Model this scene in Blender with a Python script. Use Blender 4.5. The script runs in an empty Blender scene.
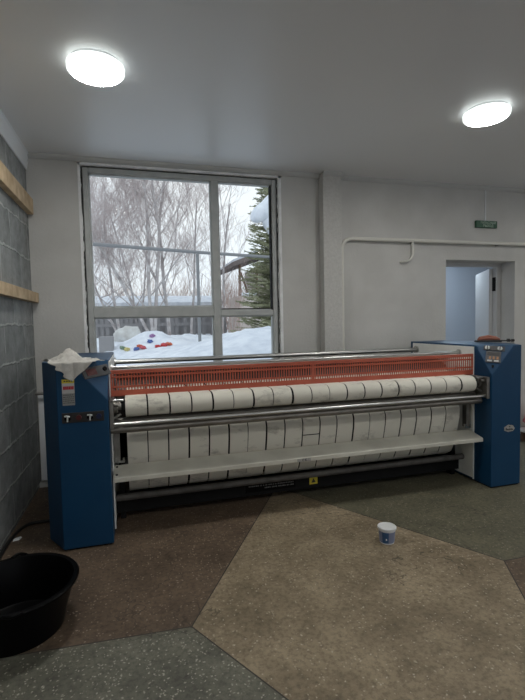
import bpy, bmesh, math, random
from math import sin, cos, pi, radians, sqrt
from mathutils import Vector, Matrix, noise

S = bpy.context.scene
COL = S.collection

# ------------------------------------------------------------------ camera
YAW, PITCH, ROLL = 0.26962, 0.05950, -0.02052
CAM = Vector((0.9454, 0.0, 1.5))
F = Vector((sin(YAW)*cos(PITCH), cos(YAW)*cos(PITCH), -sin(PITCH)))
R0 = Vector((cos(YAW), -sin(YAW), 0)); U0 = R0.cross(F)
R1 = R0*cos(ROLL) + U0*sin(ROLL); U1 = -R0*sin(ROLL) + U0*cos(ROLL)
cd = bpy.data.cameras.new('camera'); cam = bpy.data.objects.new('camera', cd); COL.objects.link(cam)
m = Matrix((R1, U1, -F)).transposed().to_4x4(); m.translation = CAM
cam.matrix_world = m
cd.sensor_fit = 'VERTICAL'; cd.sensor_height = 36; cd.lens = 448.37/700*36
cd.clip_start = 0.05; cd.clip_end = 500
S.camera = cam

# ------------------------------------------------------------------ sky, exposure
S.view_settings.view_transform = 'Standard'; S.view_settings.look = 'None'
S.view_settings.gamma = 1.0; S.view_settings.exposure = 0.45
try: S.view_settings.use_curve_mapping = False
except Exception: pass
SKY_STRENGTH = 0.94
LAMP_EMIT = 62.0
w = bpy.data.worlds.new('overcast_sky'); S.world = w; w.use_nodes = True
nt = w.node_tree; nt.nodes.clear()
wo = nt.nodes.new('ShaderNodeOutputWorld'); bg = nt.nodes.new('ShaderNodeBackground')
tc = nt.nodes.new('ShaderNodeTexCoord'); nz = nt.nodes.new('ShaderNodeTexNoise'); cr = nt.nodes.new('ShaderNodeValToRGB')
nz.inputs['Scale'].default_value = 1.6; nz.inputs['Detail'].default_value = 3
cr.color_ramp.elements[0].position = 0.35; cr.color_ramp.elements[0].color = (0.66, 0.76, 0.90, 1)
cr.color_ramp.elements[1].position = 0.62; cr.color_ramp.elements[1].color = (0.86, 0.88, 0.92, 1)
nt.links.new(tc.outputs['Generated'], nz.inputs['Vector']); nt.links.new(nz.outputs['Fac'], cr.inputs['Fac'])
nt.links.new(cr.outputs['Color'], bg.inputs['Color']); nt.links.new(bg.outputs[0], wo.inputs['Surface'])
bg.inputs['Strength'].default_value = SKY_STRENGTH
try:
    S.cycles.max_bounces = 10; S.cycles.diffuse_bounces = 6; S.cycles.use_denoising = True
    S.cycles.sample_clamp_indirect = 4.0
except Exception: pass

# ------------------------------------------------------------------ materials
def mat(name, col, rough=0.6, metal=0.0, spec=0.5, col2=None, nscale=8.0, ndetail=6.0, lo=0.35, hi=0.65,
        bump=0.0, bscale=None, emit=None, estr=0.0, coord='Object'):
    m = bpy.data.materials.new(name); m.use_nodes = True
    n = m.node_tree.nodes; l = m.node_tree.links; b = n['Principled BSDF']
    b.inputs['Roughness'].default_value = rough; b.inputs['Metallic'].default_value = metal
    b.inputs['Specular IOR Level'].default_value = spec
    c = tuple(col) + (1,)
    b.inputs['Base Color'].default_value = c
    tcn = n.new('ShaderNodeTexCoord')
    if col2 is not None:
        t = n.new('ShaderNodeTexNoise'); t.inputs['Scale'].default_value = nscale; t.inputs['Detail'].default_value = ndetail
        r = n.new('ShaderNodeValToRGB'); r.color_ramp.elements[0].position = lo; r.color_ramp.elements[1].position = hi
        r.color_ramp.elements[0].color = c; r.color_ramp.elements[1].color = tuple(col2) + (1,)
        l.new(tcn.outputs[coord], t.inputs['Vector']); l.new(t.outputs['Fac'], r.inputs['Fac']); l.new(r.outputs['Color'], b.inputs['Base Color'])
    if bump:
        t2 = n.new('ShaderNodeTexNoise'); t2.inputs['Scale'].default_value = bscale or nscale; t2.inputs['Detail'].default_value = 5
        bp = n.new('ShaderNodeBump'); bp.inputs['Strength'].default_value = bump; bp.inputs['Distance'].default_value = 0.01
        l.new(tcn.outputs[coord], t2.inputs['Vector']); l.new(t2.outputs['Fac'], bp.inputs['Height']); l.new(bp.outputs['Normal'], b.inputs['Normal'])
    if emit:
        b.inputs['Emission Color'].default_value = tuple(emit) + (1,); b.inputs['Emission Strength'].default_value = estr
    return m

def terrazzo(name, base, dark, chip, amount=0.5):
    m = mat(name, base, rough=0.55, spec=0.35)
    n = m.node_tree.nodes; l = m.node_tree.links; b = n['Principled BSDF']
    t = n.new('ShaderNodeTexCoord')
    n1 = n.new('ShaderNodeTexNoise'); n1.inputs['Scale'].default_value = 3.0; n1.inputs['Detail'].default_value = 8; n1.inputs['Roughness'].default_value = 0.68
    r1 = n.new('ShaderNodeValToRGB'); r1.color_ramp.elements[0].position = 0.36; r1.color_ramp.elements[1].position = 0.66
    r1.color_ramp.elements[0].color = tuple(dark)+(1,); r1.color_ramp.elements[1].color = tuple(base)+(1,)
    v = n.new('ShaderNodeTexVoronoi'); v.inputs['Scale'].default_value = 62; v.inputs['Randomness'].default_value = 1.0
    r2 = n.new('ShaderNodeValToRGB'); r2.color_ramp.elements[0].position = 0.06; r2.color_ramp.elements[1].position = 0.34
    r2.color_ramp.elements[0].color = (1,1,1,1); r2.color_ramp.elements[1].color = (0,0,0,1)
    sep = n.new('ShaderNodeSeparateColor'); gt = n.new('ShaderNodeMath'); gt.operation = 'GREATER_THAN'; gt.inputs[1].default_value = 1-amount
    mul = n.new('ShaderNodeMath'); mul.operation = 'MULTIPLY'
    mx = n.new('ShaderNodeMixRGB'); mx.inputs['Color2'].default_value = tuple(chip)+(1,)
    n3 = n.new('ShaderNodeTexNoise'); n3.inputs['Scale'].default_value = 38; n3.inputs['Detail'].default_value = 6; n3.inputs['Roughness'].default_value = 0.7
    r3 = n.new('ShaderNodeValToRGB'); r3.color_ramp.elements[0].position = 0.3; r3.color_ramp.elements[1].position = 0.55
    r3.color_ramp.elements[0].color = (0.38,0.38,0.38,1); r3.color_ramp.elements[1].color = (1,1,1,1)
    m3 = n.new('ShaderNodeMixRGB'); m3.blend_type = 'MULTIPLY'; m3.inputs['Fac'].default_value = 0.8
    # fine cracks: thin dark lines where a slow noise crosses its middle, only in places
    nc = n.new('ShaderNodeTexNoise'); nc.inputs['Scale'].default_value = 0.9; nc.inputs['Detail'].default_value = 5; nc.inputs['Roughness'].default_value = 0.6
    s1 = n.new('ShaderNodeMath'); s1.operation = 'SUBTRACT'; s1.inputs[1].default_value = 0.5
    s2 = n.new('ShaderNodeMath'); s2.operation = 'ABSOLUTE'; s3 = n.new('ShaderNodeMath'); s3.operation = 'LESS_THAN'; s3.inputs[1].default_value = 0.0022
    nm_ = n.new('ShaderNodeTexNoise'); nm_.inputs['Scale'].default_value = 1.4; s4 = n.new('ShaderNodeMath'); s4.operation = 'GREATER_THAN'; s4.inputs[1].default_value = 0.54
    s5 = n.new('ShaderNodeMath'); s5.operation = 'MULTIPLY'; s6 = n.new('ShaderNodeMath'); s6.operation = 'MULTIPLY'; s6.inputs[1].default_value = 0.55
    mc_ = n.new('ShaderNodeMixRGB'); mc_.inputs['Color2'].default_value = (0.04,0.032,0.024,1)
    l.new(t.outputs['Object'], nc.inputs['Vector']); l.new(t.outputs['Object'], nm_.inputs['Vector'])
    l.new(nc.outputs['Fac'], s1.inputs[0]); l.new(s1.outputs[0], s2.inputs[0]); l.new(s2.outputs[0], s3.inputs[0]); l.new(nm_.outputs['Fac'], s4.inputs[0])
    l.new(s3.outputs[0], s5.inputs[0]); l.new(s4.outputs[0], s5.inputs[1]); l.new(s5.outputs[0], s6.inputs[0]); l.new(s6.outputs[0], mc_.inputs['Fac'])
    wn_ = n.new('ShaderNodeTexNoise'); wn_.inputs['Scale'].default_value = 45; wn_.inputs['Detail'].default_value = 2
    ws_ = n.new('ShaderNodeVectorMath'); ws_.operation = 'MULTIPLY_ADD'; ws_.inputs[1].default_value = (0.022,0.022,0)
    l.new(t.outputs['Object'], wn_.inputs['Vector']); l.new(wn_.outputs['Color'], ws_.inputs[0]); l.new(t.outputs['Object'], ws_.inputs[2]); l.new(ws_.outputs[0], v.inputs['Vector'])
    for q in (n1, n3): l.new(t.outputs['Object'], q.inputs['Vector'])
    l.new(n1.outputs['Fac'], r1.inputs['Fac']); l.new(v.outputs['Distance'], r2.inputs['Fac'])
    l.new(v.outputs['Color'], sep.inputs['Color']); l.new(sep.outputs[0], gt.inputs[0])
    l.new(gt.outputs[0], mul.inputs[0]); l.new(r2.outputs['Color'], mul.inputs[1])
    l.new(n3.outputs['Fac'], r3.inputs['Fac']); l.new(r1.outputs['Color'], m3.inputs['Color1']); l.new(r3.outputs['Color'], m3.inputs['Color2'])
    l.new(mul.outputs[0], mx.inputs['Fac']); l.new(m3.outputs['Color'], mx.inputs['Color1']); l.new(mx.outputs['Color'], mc_.inputs['Color1']); l.new(mc_.outputs['Color'], b.inputs['Base Color'])
    rr = n.new('ShaderNodeMapRange'); rr.inputs['To Min'].default_value = 0.42; rr.inputs['To Max'].default_value = 0.7
    l.new(n1.outputs['Fac'], rr.inputs['Value']); l.new(rr.outputs[0], b.inputs['Roughness'])
    bp = n.new('ShaderNodeBump'); bp.inputs['Strength'].default_value = 0.25; bp.inputs['Distance'].default_value = 0.004
    l.new(n3.outputs['Fac'], bp.inputs['Height']); l.new(bp.outputs['Normal'], b.inputs['Normal'])
    return m

M = {}
M['plaster'] = mat('plaster_wall', (0.52,0.51,0.48), 0.85, col2=(0.58,0.57,0.54), nscale=2.5, bump=0.35, bscale=45)
M['plaster_rough'] = mat('rough_plaster', (0.52,0.51,0.48), 0.9, col2=(0.58,0.57,0.54), nscale=40, bump=0.6, bscale=70)
M['plaster_white'] = mat('white_reveal', (0.90,0.90,0.89), 0.8, col2=(0.76,0.76,0.75), nscale=9, bump=0.4, bscale=30)
M['ceiling'] = mat('satin_ceiling', (0.82,0.825,0.83), 0.34, spec=0.55)
M['cornice'] = mat('white_cornice', (0.88,0.90,0.92), 0.6)
M['cornice_grey'] = mat('grey_cornice', (0.55,0.55,0.53), 0.7)
M['foam'] = mat('dark_gap', (0.05,0.05,0.048), 0.95, col2=(0.20,0.20,0.18), nscale=60, bump=0.8)
M['frame'] = mat('grey_window_frame', (0.42,0.435,0.42), 0.5, col2=(0.48,0.49,0.475), nscale=12)
M['beige'] = terrazzo('beige_terrazzo', (0.37,0.295,0.195), (0.190,0.148,0.094), (0.56,0.49,0.38), 0.30)
M['brown'] = terrazzo('brown_terrazzo', (0.175,0.124,0.084), (0.098,0.069,0.047), (0.40,0.33,0.26), 0.35)
M['green'] = terrazzo('green_terrazzo', (0.205,0.200,0.155), (0.105,0.103,0.080), (0.48,0.46,0.38), 0.75)
M['green_dark'] = terrazzo('dark_green_terrazzo', (0.165,0.152,0.100), (0.095,0.089,0.060), (0.34,0.31,0.24), 0.35)
M['joint'] = mat('floor_joint', (0.05,0.045,0.038), 0.8)
M['blue'] = mat('blue_enamel', (0.005,0.045,0.108), 0.42, spec=0.3, col2=(0.007,0.052,0.120), nscale=4)
M['white_panel'] = mat('white_enamel', (0.92,0.92,0.88), 0.45, col2=(0.84,0.84,0.80), nscale=5)
M['guard'] = mat('red_guard_paint', (0.47,0.105,0.055), 0.5, col2=(0.40,0.080,0.042), nscale=6)
M['steel'] = mat('brushed_steel', (0.55,0.55,0.53), 0.32, metal=1.0)
M['steel_dull'] = mat('dull_steel', (0.36,0.345,0.32), 0.5, metal=0.85, col2=(0.25,0.24,0.22), nscale=12)
M['cylinder'] = mat('heated_cylinder', (0.05,0.040,0.036), 0.5, metal=0.6)
M['tube_dull'] = mat('tarnished_tube', (0.27,0.25,0.225), 0.42, metal=0.7, col2=(0.20,0.185,0.165), nscale=10)
M['roller_paint'] = mat('roller_grey', (0.060,0.055,0.050), 0.7, metal=0.0, col2=(0.095,0.088,0.080), nscale=14)
M['black'] = mat('black_plastic', (0.002,0.002,0.0024), 0.36, spec=0.10)
M['black_matte'] = mat('black_paint', (0.006,0.006,0.006), 0.7, spec=0.2)
M['table'] = mat('feed_table_paint', (0.70,0.68,0.585), 0.4, col2=(0.58,0.56,0.48), nscale=5)
M['wood'] = mat('raw_pine', (0.40,0.285,0.165), 0.75, col2=(0.58,0.44,0.28), nscale=9)
M['paint_pipe'] = mat('painted_pipe', (0.68,0.665,0.60), 0.4)
M['cloth'] = mat('grey_white_cloth', (0.60,0.58,0.54), 0.95, col2=(0.50,0.48,0.44), nscale=30, bump=0.3, bscale=200)
M['sign'] = mat('green_sign', (0.006,0.07,0.028), 0.5)
M['sign_text'] = mat('sign_lettering', (0.32,0.42,0.33), 0.5)
M['white_plastic'] = mat('white_plastic', (0.72,0.73,0.73), 0.45)
M['yellow'] = mat('yellow_sticker', (0.62,0.50,0.04), 0.5)
M['paper'] = mat('grey_paper_label', (0.52,0.51,0.50), 0.6)
M['display_grey'] = mat('display_grey', (0.085,0.085,0.088), 0.5, spec=0.3)
M['grey_label'] = mat('grey_label', (0.28,0.28,0.27), 0.5)
M['red_mark'] = mat('red_mark', (0.45,0.02,0.03), 0.5)
M['amber'] = mat('amber_segment', (0.35,0.16,0.06), 0.4)
M['knob'] = mat('light_knob', (0.60,0.62,0.60), 0.35)
M['tub_blue'] = mat('tub_dark_blue_label', (0.035,0.10,0.22), 0.4)
M['tub_pale'] = mat('tub_pale_blue_label', (0.22,0.25,0.36), 0.45)
M['snow'] = mat('snow', (0.86,0.88,0.92), 0.8, bump=1.0, bscale=6, col2=(0.68,0.71,0.77), nscale=4.0)
M['gas_pipe'] = mat('grey_gas_pipe', (0.24,0.245,0.25), 0.6)
M['bark'] = mat('birch_bark', (0.36,0.32,0.31), 0.9, col2=(0.62,0.59,0.58), nscale=4)
M['twig'] = mat('grey_brown_twigs', (0.52,0.45,0.435), 0.9)  # paled so that distance haze is part of the twig colour
M['bush'] = mat('reddish_brush', (0.46,0.345,0.30), 0.9)
M['needle'] = mat('fir_needles', (0.24,0.25,0.15), 0.9, col2=(0.42,0.42,0.27), nscale=2.0)
M['fence'] = mat('weathered_boards', (0.30,0.29,0.29), 0.9)
M['house'] = mat('pale_pink_render', (0.62,0.55,0.50), 0.9, col2=(0.55,0.48,0.44), nscale=2)
M['roof_dark'] = mat('dark_roof_boards', (0.17,0.14,0.13), 0.9)
M['cord'] = mat('black_rubber', (0.008,0.008,0.008), 0.5)
M['corridor'] = mat('corridor_wall_paint', (0.62,0.66,0.72), 0.7)
M['door_leaf'] = mat('door_leaf_paint', (0.52,0.515,0.50), 0.5)
M['brown_handle'] = mat('reddish_handle', (0.26,0.09,0.055), 0.5)
M['tool_black'] = mat('tool_black', (0.02,0.018,0.018), 0.5)
M['sack_red'] = mat('red_sack', (0.42,0.05,0.07), 0.7, col2=(0.55,0.30,0.30), nscale=9, lo=0.5, hi=0.62)
M['stool_wood'] = mat('brown_wood', (0.13,0.075,0.045), 0.7)
M['belt'] = None

# glass
g = bpy.data.materials.new('window_glass'); g.use_nodes = True
gn = g.node_tree.nodes; gl = g.node_tree.links; gn.clear()
go = gn.new('ShaderNodeOutputMaterial'); gt_ = gn.new('ShaderNodeBsdfTransparent'); gg = gn.new('ShaderNodeBsdfGlossy'); gm = gn.new('ShaderNodeMixShader')
gt_.inputs['Color'].default_value = (0.95,0.97,0.96,1); gg.inputs['Roughness'].default_value = 0.03
fr = gn.new('ShaderNodeFresnel'); fr.inputs['IOR'].default_value = 1.05
gl.new(fr.outputs[0], gm.inputs[0]); gl.new(gt_.outputs[0], gm.inputs[1]); gl.new(gg.outputs[0], gm.inputs[2]); gl.new(gm.outputs[0], go.inputs['Surface'])
M['glass'] = g

# belts: off-white cloth with grey smudges
b_ = mat('padding_cloth', (0.60,0.58,0.52), 0.9)
n = b_.node_tree.nodes; l = b_.node_tree.links
t = n.new('ShaderNodeTexCoord'); mp = n.new('ShaderNodeMapping'); mp.inputs['Scale'].default_value = (1.0,2.2,2.2)
n1 = n.new('ShaderNodeTexNoise'); n1.inputs['Scale'].default_value = 4.5; n1.inputs['Detail'].default_value = 7; n1.inputs['Roughness'].default_value = 0.7
r1 = n.new('ShaderNodeValToRGB'); e = r1.color_ramp.elements
e[0].position = 0.28; e[0].color = (0.36,0.335,0.29,1); e[1].position = 0.44; e[1].color = (0.72,0.69,0.60,1)
l.new(t.outputs['Object'], mp.inputs['Vector']); l.new(mp.outputs[0], n1.inputs['Vector']); l.new(n1.outputs['Fac'], r1.inputs['Fac'])
l.new(r1.outputs['Color'], n['Principled BSDF'].inputs['Base Color']); M['belt'] = b_

# concrete block wall
def block_material():
    m = mat('concrete_blocks', (0.2,0.2,0.2), 0.95)
    n = m.node_tree.nodes; l = m.node_tree.links; b = n['Principled BSDF']
    t = n.new('ShaderNodeTexCoord'); s = n.new('ShaderNodeSeparateXYZ'); c = n.new('ShaderNodeCombineXYZ')
    l.new(t.outputs['Object'], s.inputs[0])
    nd = n.new('ShaderNodeTexNoise'); nd.inputs['Scale'].default_value = 9; nd.inputs['Detail'].default_value = 4
    l.new(t.outputs['Object'], nd.inputs['Vector'])
    sub = n.new('ShaderNodeVectorMath'); sub.operation = 'SUBTRACT'; sub.inputs[1].default_value = (0.5,0.5,0.5)
    sc = n.new('ShaderNodeVectorMath'); sc.operation = 'SCALE'; sc.inputs['Scale'].default_value = 0.06
    ad = n.new('ShaderNodeVectorMath'); ad.operation = 'ADD'
    l.new(s.outputs['Y'], c.inputs['X']); l.new(s.outputs['Z'], c.inputs['Y'])
    l.new(nd.outputs['Color'], sub.inputs[0]); l.new(sub.outputs[0], sc.inputs[0]); l.new(sc.outputs[0], ad.inputs[0]); l.new(c.outputs[0], ad.inputs[1])
    off = n.new('ShaderNodeVectorMath'); off.operation = 'ADD'; off.inputs[1].default_value = (0.22, -0.03, 0)
    l.new(ad.outputs[0], off.inputs[0])
    br = n.new('ShaderNodeTexBrick'); br.offset = 0.5
    br.inputs['Scale'].default_value = 1.0; br.inputs['Brick Width'].default_value = 0.60; br.inputs['Row Height'].default_value = 0.30
    br.inputs['Mortar Size'].default_value = 0.012; br.inputs['Mortar Smooth'].default_value = 0.5
    br.inputs['Color1'].default_value = (0.30,0.31,0.305,1); br.inputs['Color2'].default_value = (0.225,0.235,0.23,1); br.inputs['Mortar'].default_value = (0.40,0.41,0.395,1)
    l.new(off.outputs[0], br.inputs['Vector'])
    n2 = n.new('ShaderNodeTexNoise'); n2.inputs['Scale'].default_value = 7; n2.inputs['Detail'].default_value = 9; n2.inputs['Roughness'].default_value = 0.7
    l.new(t.outputs['Object'], n2.inputs['Vector'])
    r = n.new('ShaderNodeValToRGB'); r.color_ramp.elements[0].position = 0.3; r.color_ramp.elements[1].position = 0.7
    r.color_ramp.elements[0].color = (0.6,0.6,0.6,1); r.color_ramp.elements[1].color = (1.25,1.25,1.25,1)
    l.new(n2.outputs['Fac'], r.inputs['Fac'])
    mx = n.new('ShaderNodeMixRGB'); mx.blend_type = 'MULTIPLY'; mx.inputs['Fac'].default_value = 1
    l.new(br.outputs['Color'], mx.inputs['Color1']); l.new(r.outputs['Color'], mx.inputs['Color2']); l.new(mx.outputs['Color'], b.inputs['Base Color'])
    a2 = n.new('ShaderNodeMath'); a2.operation = 'MULTIPLY_ADD'; a2.inputs[1].default_value = 0.35
    l.new(n2.outputs['Fac'], a2.inputs[0]); l.new(br.outputs['Fac'], a2.inputs[2])
    bp = n.new('ShaderNodeBump'); bp.inputs['Strength'].default_value = 0.8; bp.inputs['Distance'].default_value = 0.012
    l.new(a2.outputs[0], bp.inputs['Height']); l.new(bp.outputs['Normal'], b.inputs['Normal'])
    return m
M['block'] = block_material()

# lamp diffuser
lm = mat('lamp_diffuser', (0.9,0.9,0.9), 0.5)
n = lm.node_tree.nodes; l = lm.node_tree.links
t = n.new('ShaderNodeTexCoord'); n1 = n.new('ShaderNodeTexNoise'); n1.inputs['Scale'].default_value = 16; n1.inputs['Detail'].default_value = 3; n1.inputs['Distortion'].default_value = 3.5
r1 = n.new('ShaderNodeValToRGB'); e = r1.color_ramp.elements
e[0].position = 0.44; e[0].color = (1.0,0.995,0.96,1); e[1].position = 0.5; e[1].color = (0.011,0.012,0.012,1)
e2 = e.new(0.53); e2.color = (1.0,0.995,0.96,1)
l.new(t.outputs['Object'], n1.inputs['Vector']); l.new(n1.outputs['Fac'], r1.inputs['Fac'])
l.new(r1.outputs['Color'], n['Principled BSDF'].inputs['Emission Color']); n['Principled BSDF'].inputs['Emission Strength'].default_value = LAMP_EMIT
M['lamp'] = lm
M['lamp_added'] = mat('added_cool_lamp', (0.9,0.9,0.9), 0.5, emit=(0.72,0.86,1.0), estr=26)  # for the added lamp in the corridor
M['lamp_rim'] = mat('lamp_rim', (0.7,0.7,0.7), 0.4, emit=(0.93,1.0,0.97), estr=1.2)

# ------------------------------------------------------------------ mesh helpers
class MB:
    def __init__(s): s.v = []; s.f = []; s.mi = []
    def add(s, vs, fs, mi=0):
        o = len(s.v); s.v += [tuple(v) for v in vs]
        for f in fs: s.f.append(tuple(i+o for i in f)); s.mi.append(mi)
        return s
    def box(s, x0, x1, y0, y1, z0, z1, mi=0):
        return s.add([(x0,y0,z0),(x1,y0,z0),(x1,y1,z0),(x0,y1,z0),(x0,y0,z1),(x1,y0,z1),(x1,y1,z1),(x0,y1,z1)],
              [(3,2,1,0),(4,5,6,7),(0,1,5,4),(1,2,6,5),(2,3,7,6),(3,0,4,7)], mi)
    def prism(s, pts, axis, a, b, mi=0):   # closed outline extruded along an axis
        n = len(pts)
        def P(p, t):
            return (t,p[0],p[1]) if axis == 0 else ((p[0],t,p[1]) if axis == 1 else (p[0],p[1],t))
        vs = [P(p,a) for p in pts] + [P(p,b) for p in pts]
        fs = [tuple(range(n))[::-1], tuple(range(n,2*n))] + [(i,(i+1)%n,n+(i+1)%n,n+i) for i in range(n)]
        return s.add(vs, fs, mi)
    def tube(s, pts, r, seg=12, mi=0, caps=True):
        pts = [Vector(p) for p in pts]; rs = r if isinstance(r,(list,tuple)) else [r]*len(pts)
        o = len(s.v); vs = []; prev = None
        for i,p in enumerate(pts):
            d = (pts[min(i+1,len(pts)-1)] - pts[max(i-1,0)]); d = d.normalized() if d.length > 1e-9 else Vector((0,0,1))
            if prev is None:
                a = Vector((0,0,1)) if abs(d.z) < 0.9 else Vector((1,0,0)); u = d.cross(a).normalized()
            else:
                u = (prev - d*prev.dot(d)); u = u.normalized() if u.length > 1e-6 else d.orthogonal().normalized()
            prev = u; v = d.cross(u)
            for k in range(seg):
                t = 2*pi*k/seg; vs.append(p + (u*cos(t)+v*sin(t))*rs[i])
        fs = []
        for i in range(len(pts)-1):
            for k in range(seg):
                a = i*seg+k; b = i*seg+(k+1)%seg; fs.append((a,b,b+seg,a+seg))
        if caps: fs += [tuple(range(seg))[::-1], tuple((len(pts)-1)*seg+k for k in range(seg))]
        return s.add(vs, fs, mi)
    def lathe(s, prof, c=(0,0,0), seg=48, mi=0):
        vs = []; fs = []
        for r,z in prof:
            for k in range(seg):
                t = 2*pi*k/seg; vs.append((c[0]+r*cos(t), c[1]+r*sin(t), c[2]+z))
        for i in range(len(prof)-1):
            for k in range(seg):
                a = i*seg+k; b = i*seg+(k+1)%seg; fs.append((a,b,b+seg,a+seg))
        if prof[0][0] > 1e-5: fs.append(tuple(range(seg))[::-1])
        if prof[-1][0] > 1e-5: fs.append(tuple((len(prof)-1)*seg+k for k in range(seg)))
        return s.add(vs, fs, mi)
    def build(s, name, mats, parent=None, smooth=False, bevel=0, label=None):
        me = bpy.data.meshes.new(name); me.from_pydata(s.v, [], s.f)
        if not isinstance(mats,(list,tuple)): mats = [mats]
        for q in mats: me.materials.append(q)
        for p, i in zip(me.polygons, s.mi): p.material_index = i
        bm = bmesh.new(); bm.from_mesh(me); bmesh.ops.recalc_face_normals(bm, faces=bm.faces); bm.to_mesh(me); bm.free()
        if smooth:
            me.shade_smooth() if hasattr(me,'shade_smooth') else None
            try: me.set_sharp_from_angle(angle=radians(38))
            except Exception: pass
        o = bpy.data.objects.new(name, me); COL.objects.link(o)
        if parent: o.parent = parent
        if bevel:
            md = o.modifiers.new('bevel','BEVEL'); md.width = bevel; md.segments = 2; md.limit_method = 'ANGLE'; md.angle_limit = radians(40)
        if label: o['label'] = label
        return o
def box(*a): return MB().box(*a)
def tag(o, label, cat, group=None, kind=None):
    o['label'] = label; o['category'] = cat
    if group: o['group'] = group
    if kind: o['kind'] = kind
    return o
def struct(o): o['kind'] = 'structure'; return o
def empty(name, loc=(0,0,0), rz=0):
    o = bpy.data.objects.new(name, None); COL.objects.link(o); o.location = loc; o.rotation_euler = (0,0,rz); o.empty_display_size = 0.1
    return o
def text_mesh(name, body, size, material, parent, loc, rot=(pi/2,0,0), bold=0.0, sx=1.0):
    cu = bpy.data.curves.new(name, 'FONT'); cu.body = body; cu.size = size; cu.align_x = 'CENTER'; cu.align_y = 'CENTER'; cu.extrude = 0.0006; cu.offset = bold
    t = bpy.data.objects.new(name+'_source', cu); COL.objects.link(t)
    dg = bpy.context.evaluated_depsgraph_get(); me = bpy.data.meshes.new_from_object(t.evaluated_get(dg))
    bpy.data.objects.remove(t); me.name = name; me.materials.clear(); me.materials.append(material)
    o = bpy.data.objects.new(name, me); COL.objects.link(o); o.location = loc; o.rotation_euler = rot; o.scale = (sx,1,1); o.parent = parent
    return o
def copy_tree(o, parent=None):
    c = o.copy(); COL.objects.link(c); c.parent = parent
    for ch in list(o.children): copy_tree(ch, c)
    return c

D = 4.647; H = 3.107
# ------------------------------------------------------------------ floor
RX, FX = 8.2, -3.0                     # right wall, wall behind the camera
A = (1.15,2.17); E = (3.08,2.205); T = (2.115,3.86); B = (2.115,0.50)
fl = MB()
def poly(pts, mi): fl.add([(x,y,0) for x,y in pts], [tuple(range(len(pts)))], mi)
poly([A,B,E,T], 0)
poly([(0,2.23),A,T,(2.115,D),(0,D)], 1)
poly([(0,FX),(2.115,FX),B,A,(0,2.23)], 2)
poly([E,(RX,2.205),(RX,D),(2.115,D),T], 3)
poly([B,(2.115,FX),(RX,FX),(RX,2.205),E], 1)
def joint(p, q, w=0.0035):
    d = Vector((q[0]-p[0], q[1]-p[1], 0)).normalized(); nrm = Vector((-d.y,d.x,0))*w
    p = Vector((p[0],p[1],0.0008)); q = Vector((q[0],q[1],0.0008))
    fl.add([p-nrm,q-nrm,q+nrm,p+nrm], [(0,1,2,3)], 4)
for a,b in ((A,T),(A,B),(E,T),(E,B),((0,2.23),A),(E,(RX,2.205)),(T,(2.115,D)),(B,(2.115,FX))): joint(a,b)
floor = struct(fl.build('floor', [M['beige'],M['brown'],M['green'],M['green_dark'],M['joint']]))

struct(box(0,RX,FX,D+0.4,H,H+0.12).build('ceiling', M['ceiling']))
struct(box(-0.25,0,FX,D,0,H).build('wall_left', M['block']))
# walls out of view, with tall windows added to bring in more daylight
def added_window_wall(axis, c0, c1, a0, a1, openings, z0, z1):
    mb = MB(); fr_ = []
    def bx_(a,b,zz0,zz1):
        if axis == 'x': mb.box(a,b,c0,c1,zz0,zz1)
        else: mb.box(c0,c1,a,b,zz0,zz1)
    bx_(a0,a1,0,z0); bx_(a0,a1,z1,H); e_ = a0
    for p,q in openings: bx_(e_,p,z0,z1); e_ = q
    bx_(e_,a1,z0,z1)
    return mb
FRONT_OPEN = [(0.9,2.8),(3.4,5.3),(5.9,7.8)]; RIGHT_OPEN = [(-2.4,-0.5),(0.2,2.1)]
struct(added_window_wall('y', RX, RX+0.2, FX, D, RIGHT_OPEN, 0.9, 2.9).build('wall_right', M['plaster']))
struct(added_window_wall('x', FX-0.2, FX, 0, RX, FRONT_OPEN, 0.9, 2.9).build('wall_front', M['plaster']))
wn = 3
for p,q in FRONT_OPEN:  # frames of the added, unseen windows behind the camera
    k = MB(); k.box(p,p+0.06,FX-0.14,FX-0.06,0.9,2.9); k.box(q-0.06,q,FX-0.14,FX-0.06,0.9,2.9); k.box(p,q,FX-0.14,FX-0.06,0.9,0.97); k.box(p,q,FX-0.14,FX-0.06,2.83,2.9); k.box((p+q)/2-0.03,(p+q)/2+0.03,FX-0.14,FX-0.06,0.97,2.83)
    struct(k.build('window_%d'%wn, M['frame'])); wn += 1
for p,q in RIGHT_OPEN:  # frames of the added, unseen windows on the right
    k = MB(); k.box(RX+0.06,RX+0.14,p,p+0.06,0.9,2.9); k.box(RX+0.06,RX+0.14,q-0.06,q,0.9,2.9); k.box(RX+0.06,RX+0.14,p,q,0.9,0.97); k.box(RX+0.06,RX+0.14,p,q,2.83,2.9); k.box(RX+0.06,RX+0.14,(p+q)/2-0.03,(p+q)/2+0.03,0.97,2.83)
    struct(k.build('window_%d'%wn, M['frame'])); wn += 1
# back wall with window and door openings
WX0, WX1, WZ0, WZ1 = 0.445, 2.470, 0.98, 3.062
DX0, DX1, DZ = 4.537, 5.557, 2.217
TW = 0.34
wb = MB()
wb.box(-0.25,WX0,D,D+TW,0,H); wb.box(WX0,WX1,D,D+TW,0,WZ0); wb.box(WX0,WX1,D,D+TW,WZ1,H)
wb.box(WX1,DX0,D,D+TW,0,H); wb.box(DX0,DX1,D,D+TW,DZ,H); wb.box(DX1,RX,D,D+TW,0,H)
struct(wb.build('wall_back', M['plaster']))
# pillar on the back wall
PIY = D-0.115
struct(box(2.905,3.12,PIY,D,0,H-0.001).build('trim_1', M['plaster_rough'], bevel=0.006))
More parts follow.
